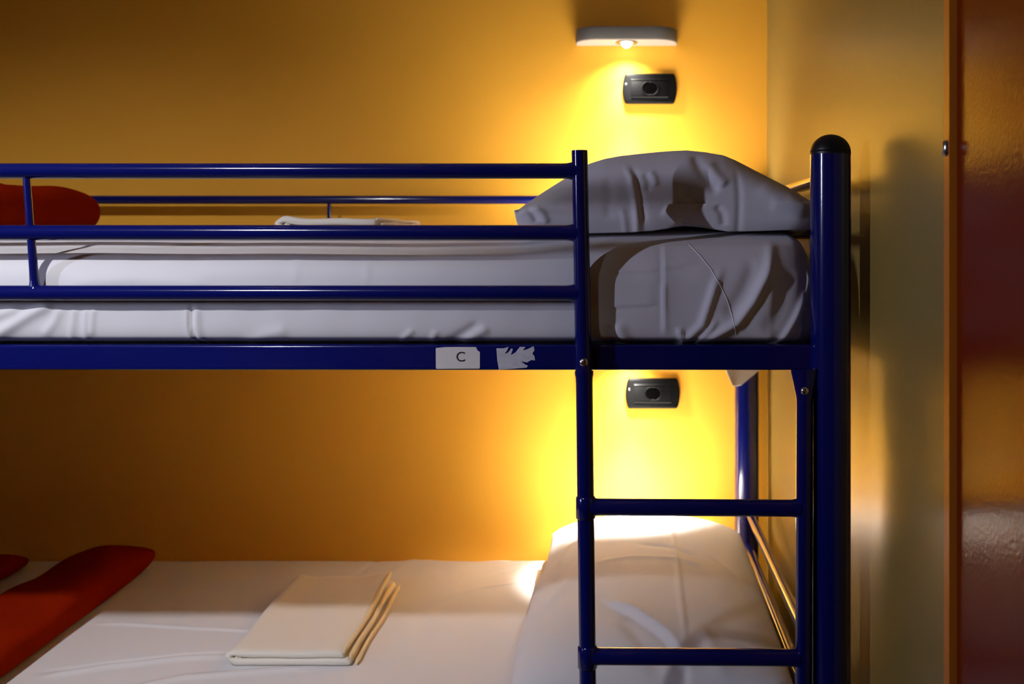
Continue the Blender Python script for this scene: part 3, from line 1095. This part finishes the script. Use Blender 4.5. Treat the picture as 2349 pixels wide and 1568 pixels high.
# ------------------------------------------------------------------ power sockets
def power_socket(label, px, py):
    c = at(px, py, YB)
    root = thing('power_socket', label, 'socket', (c.x, YB, c.z), 'black wall sockets')
    hw, hh = 0.0632, 0.0350

    def plate(hw, hh, bulge, rc, y_back, y_front, chamfer):
        out = []
        N = 12
        hh2 = hh - rc
        for sx, flip in ((1, 1), (-1, -1)):
            out.append((sx * (hw - bulge - rc), -flip * hh))
            out.append((sx * (hw - bulge - rc * 0.35), -flip * (hh - rc * 0.25)))
            for k in range(N + 1):      # bowed side
                s = -1 + 2 * k / N
                out.append((sx * (hw - bulge * s * s), s * flip * hh2))
            out.append((sx * (hw - bulge - rc * 0.35), flip * (hh - rc * 0.25)))
            out.append((sx * (hw - bulge - rc), flip * hh))
        bm = bmesh.new()
        loops = []
        for (y, ins) in ((y_back, 0), (y_front + chamfer, 0), (y_front + chamfer * 0.3, chamfer * 0.35), (y_front, chamfer)):
            loops.append([bm.verts.new((c.x + x * (1 - ins / hw), y, c.z + z * (1 - ins / hh))) for x, z in out])
        for a_, b_ in zip(loops[:-1], loops[1:]):
            n = len(a_)
            for k in range(n):
                bm.faces.new((a_[k], a_[(k + 1) % n], b_[(k + 1) % n], b_[k]))
        bm.faces.new(loops[0]); bm.faces.new(loops[-1])
        return bm
    obj('face_plate', plate(hw, hh, 0.0045, 0.006, YB, YB - 0.0095, 0.0035), M['socket'], root, bevel=None)
    yf_ = YB - 0.0095
    # module bar with its raised frame
    bm = bmesh.new()
    box(bm, (c.x - 0.0435, yf_ - 0.0012, c.z - 0.0190), (c.x + 0.0435, yf_ + 0.001, c.z + 0.0190), 0.0010, 2)
    mod = obj('module', bm, M['socket'], root)
    for s in (-1, 1):
        bm = bmesh.new()
        # sloped lip above and below the module
        z0_, z1_ = c.z + s * 0.0192, c.z + s * 0.0222
        P = [(c.x - 0.043, yf_ - 0.0025, z0_), (c.x + 0.043, yf_ - 0.0025, z0_), (c.x + 0.043, yf_ - 0.0002, z1_), (c.x - 0.043, yf_ - 0.0002, z1_),
             (c.x - 0.043, yf_ + 0.0005, z0_), (c.x + 0.043, yf_ + 0.0005, z0_), (c.x + 0.043, yf_ + 0.0005, z1_), (c.x - 0.043, yf_ + 0.0005, z1_)]
        vs = [bm.verts.new(p) for p in P]
        for q in ((0, 1, 2, 3), (4, 5, 6, 7), (0, 1, 5, 4), (2, 3, 7, 6), (1, 2, 6, 5), (0, 3, 7, 4)):
            bm.faces.new([vs[k] for k in q])
        obj('module_lip', bm, M['socket'], root, smooth=False)
    # round outlet: collar ring and flat disc, recess shade put into its colour, with two notches
    seg = 40
    bm = bmesh.new()
    rings = []
    for r, dy in ((0.0205, -0.0010), (0.0205, -0.0028), (0.0192, -0.0036), (0.0180, -0.0030), (0.0172, -0.0016)):
        ring = []
        for k in range(seg):
            a_ = 2 * math.pi * k / seg
            sq = 1.0 - 0.08 * abs(math.cos(2 * a_)) ** 4 * (1 if abs(math.sin(a_)) > 0.7 else 0)
            ring.append(bm.verts.new((c.x + 0.001 + r * math.cos(a_) * 1.0, yf_ + dy, c.z + r * math.sin(a_) * 0.86 * sq)))
        rings.append(ring)
    for a_, b_ in zip(rings[:-1], rings[1:]):
        for k in range(seg):
            bm.faces.new((a_[k], a_[(k + 1) % seg], b_[(k + 1) % seg], b_[k]))
    obj('outlet_ring', bm, M['socket'], root)
    bm = bmesh.new()
    outl = []
    for k in range(seg):
        a_ = 2 * math.pi * k / seg
        r = 0.0173
        outl.append((c.x + 0.001 + r * math.cos(a_), c.z + r * 0.86 * math.sin(a_)))
    f1 = [bm.verts.new((x, yf_ - 0.0017, z)) for x, z in outl]
    f2 = [bm.verts.new((x, yf_ - 0.0012, z)) for x, z in outl]
    bm.faces.new(f1); bm.faces.new(f2)
    for k in range(seg):
        bm.faces.new((f1[k], f1[(k + 1) % seg], f2[(k + 1) % seg], f2[k]))
    shade_disc = obj('outlet_shade', bm, M['dark'], root, smooth=False)
    for s in (-1, 1):
        bm = bmesh.new()
        q = Vector((c.x + 0.001, yf_ - 0.0018, c.z + s * 0.0138))
        tube(bm, [q + Vector((0, 0.0006, 0)), q], 0.0009, 12, up=Vector((0, 0, 1)))
        dome(bm, q, 0.0009, (0, -1, 0), 0.001, 12, 4)
        obj('earth_contact', bm, M['steel'], shade_disc)
    bm = bmesh.new()
    q = Vector((c.x - 0.0545, yf_ - 0.0001, c.z + 0.010))
    dome(bm, q, 0.0024, (0, -1, 0), 0.0014, 16, 5)
    obj('screw', bm, M['steel'], root)
    return root


power_socket('black wall socket close below the upper reading lamp', 1490, 204)
power_socket('black wall socket seen through the gap above the ladder rungs, over the lower pillow', 1497, 901)
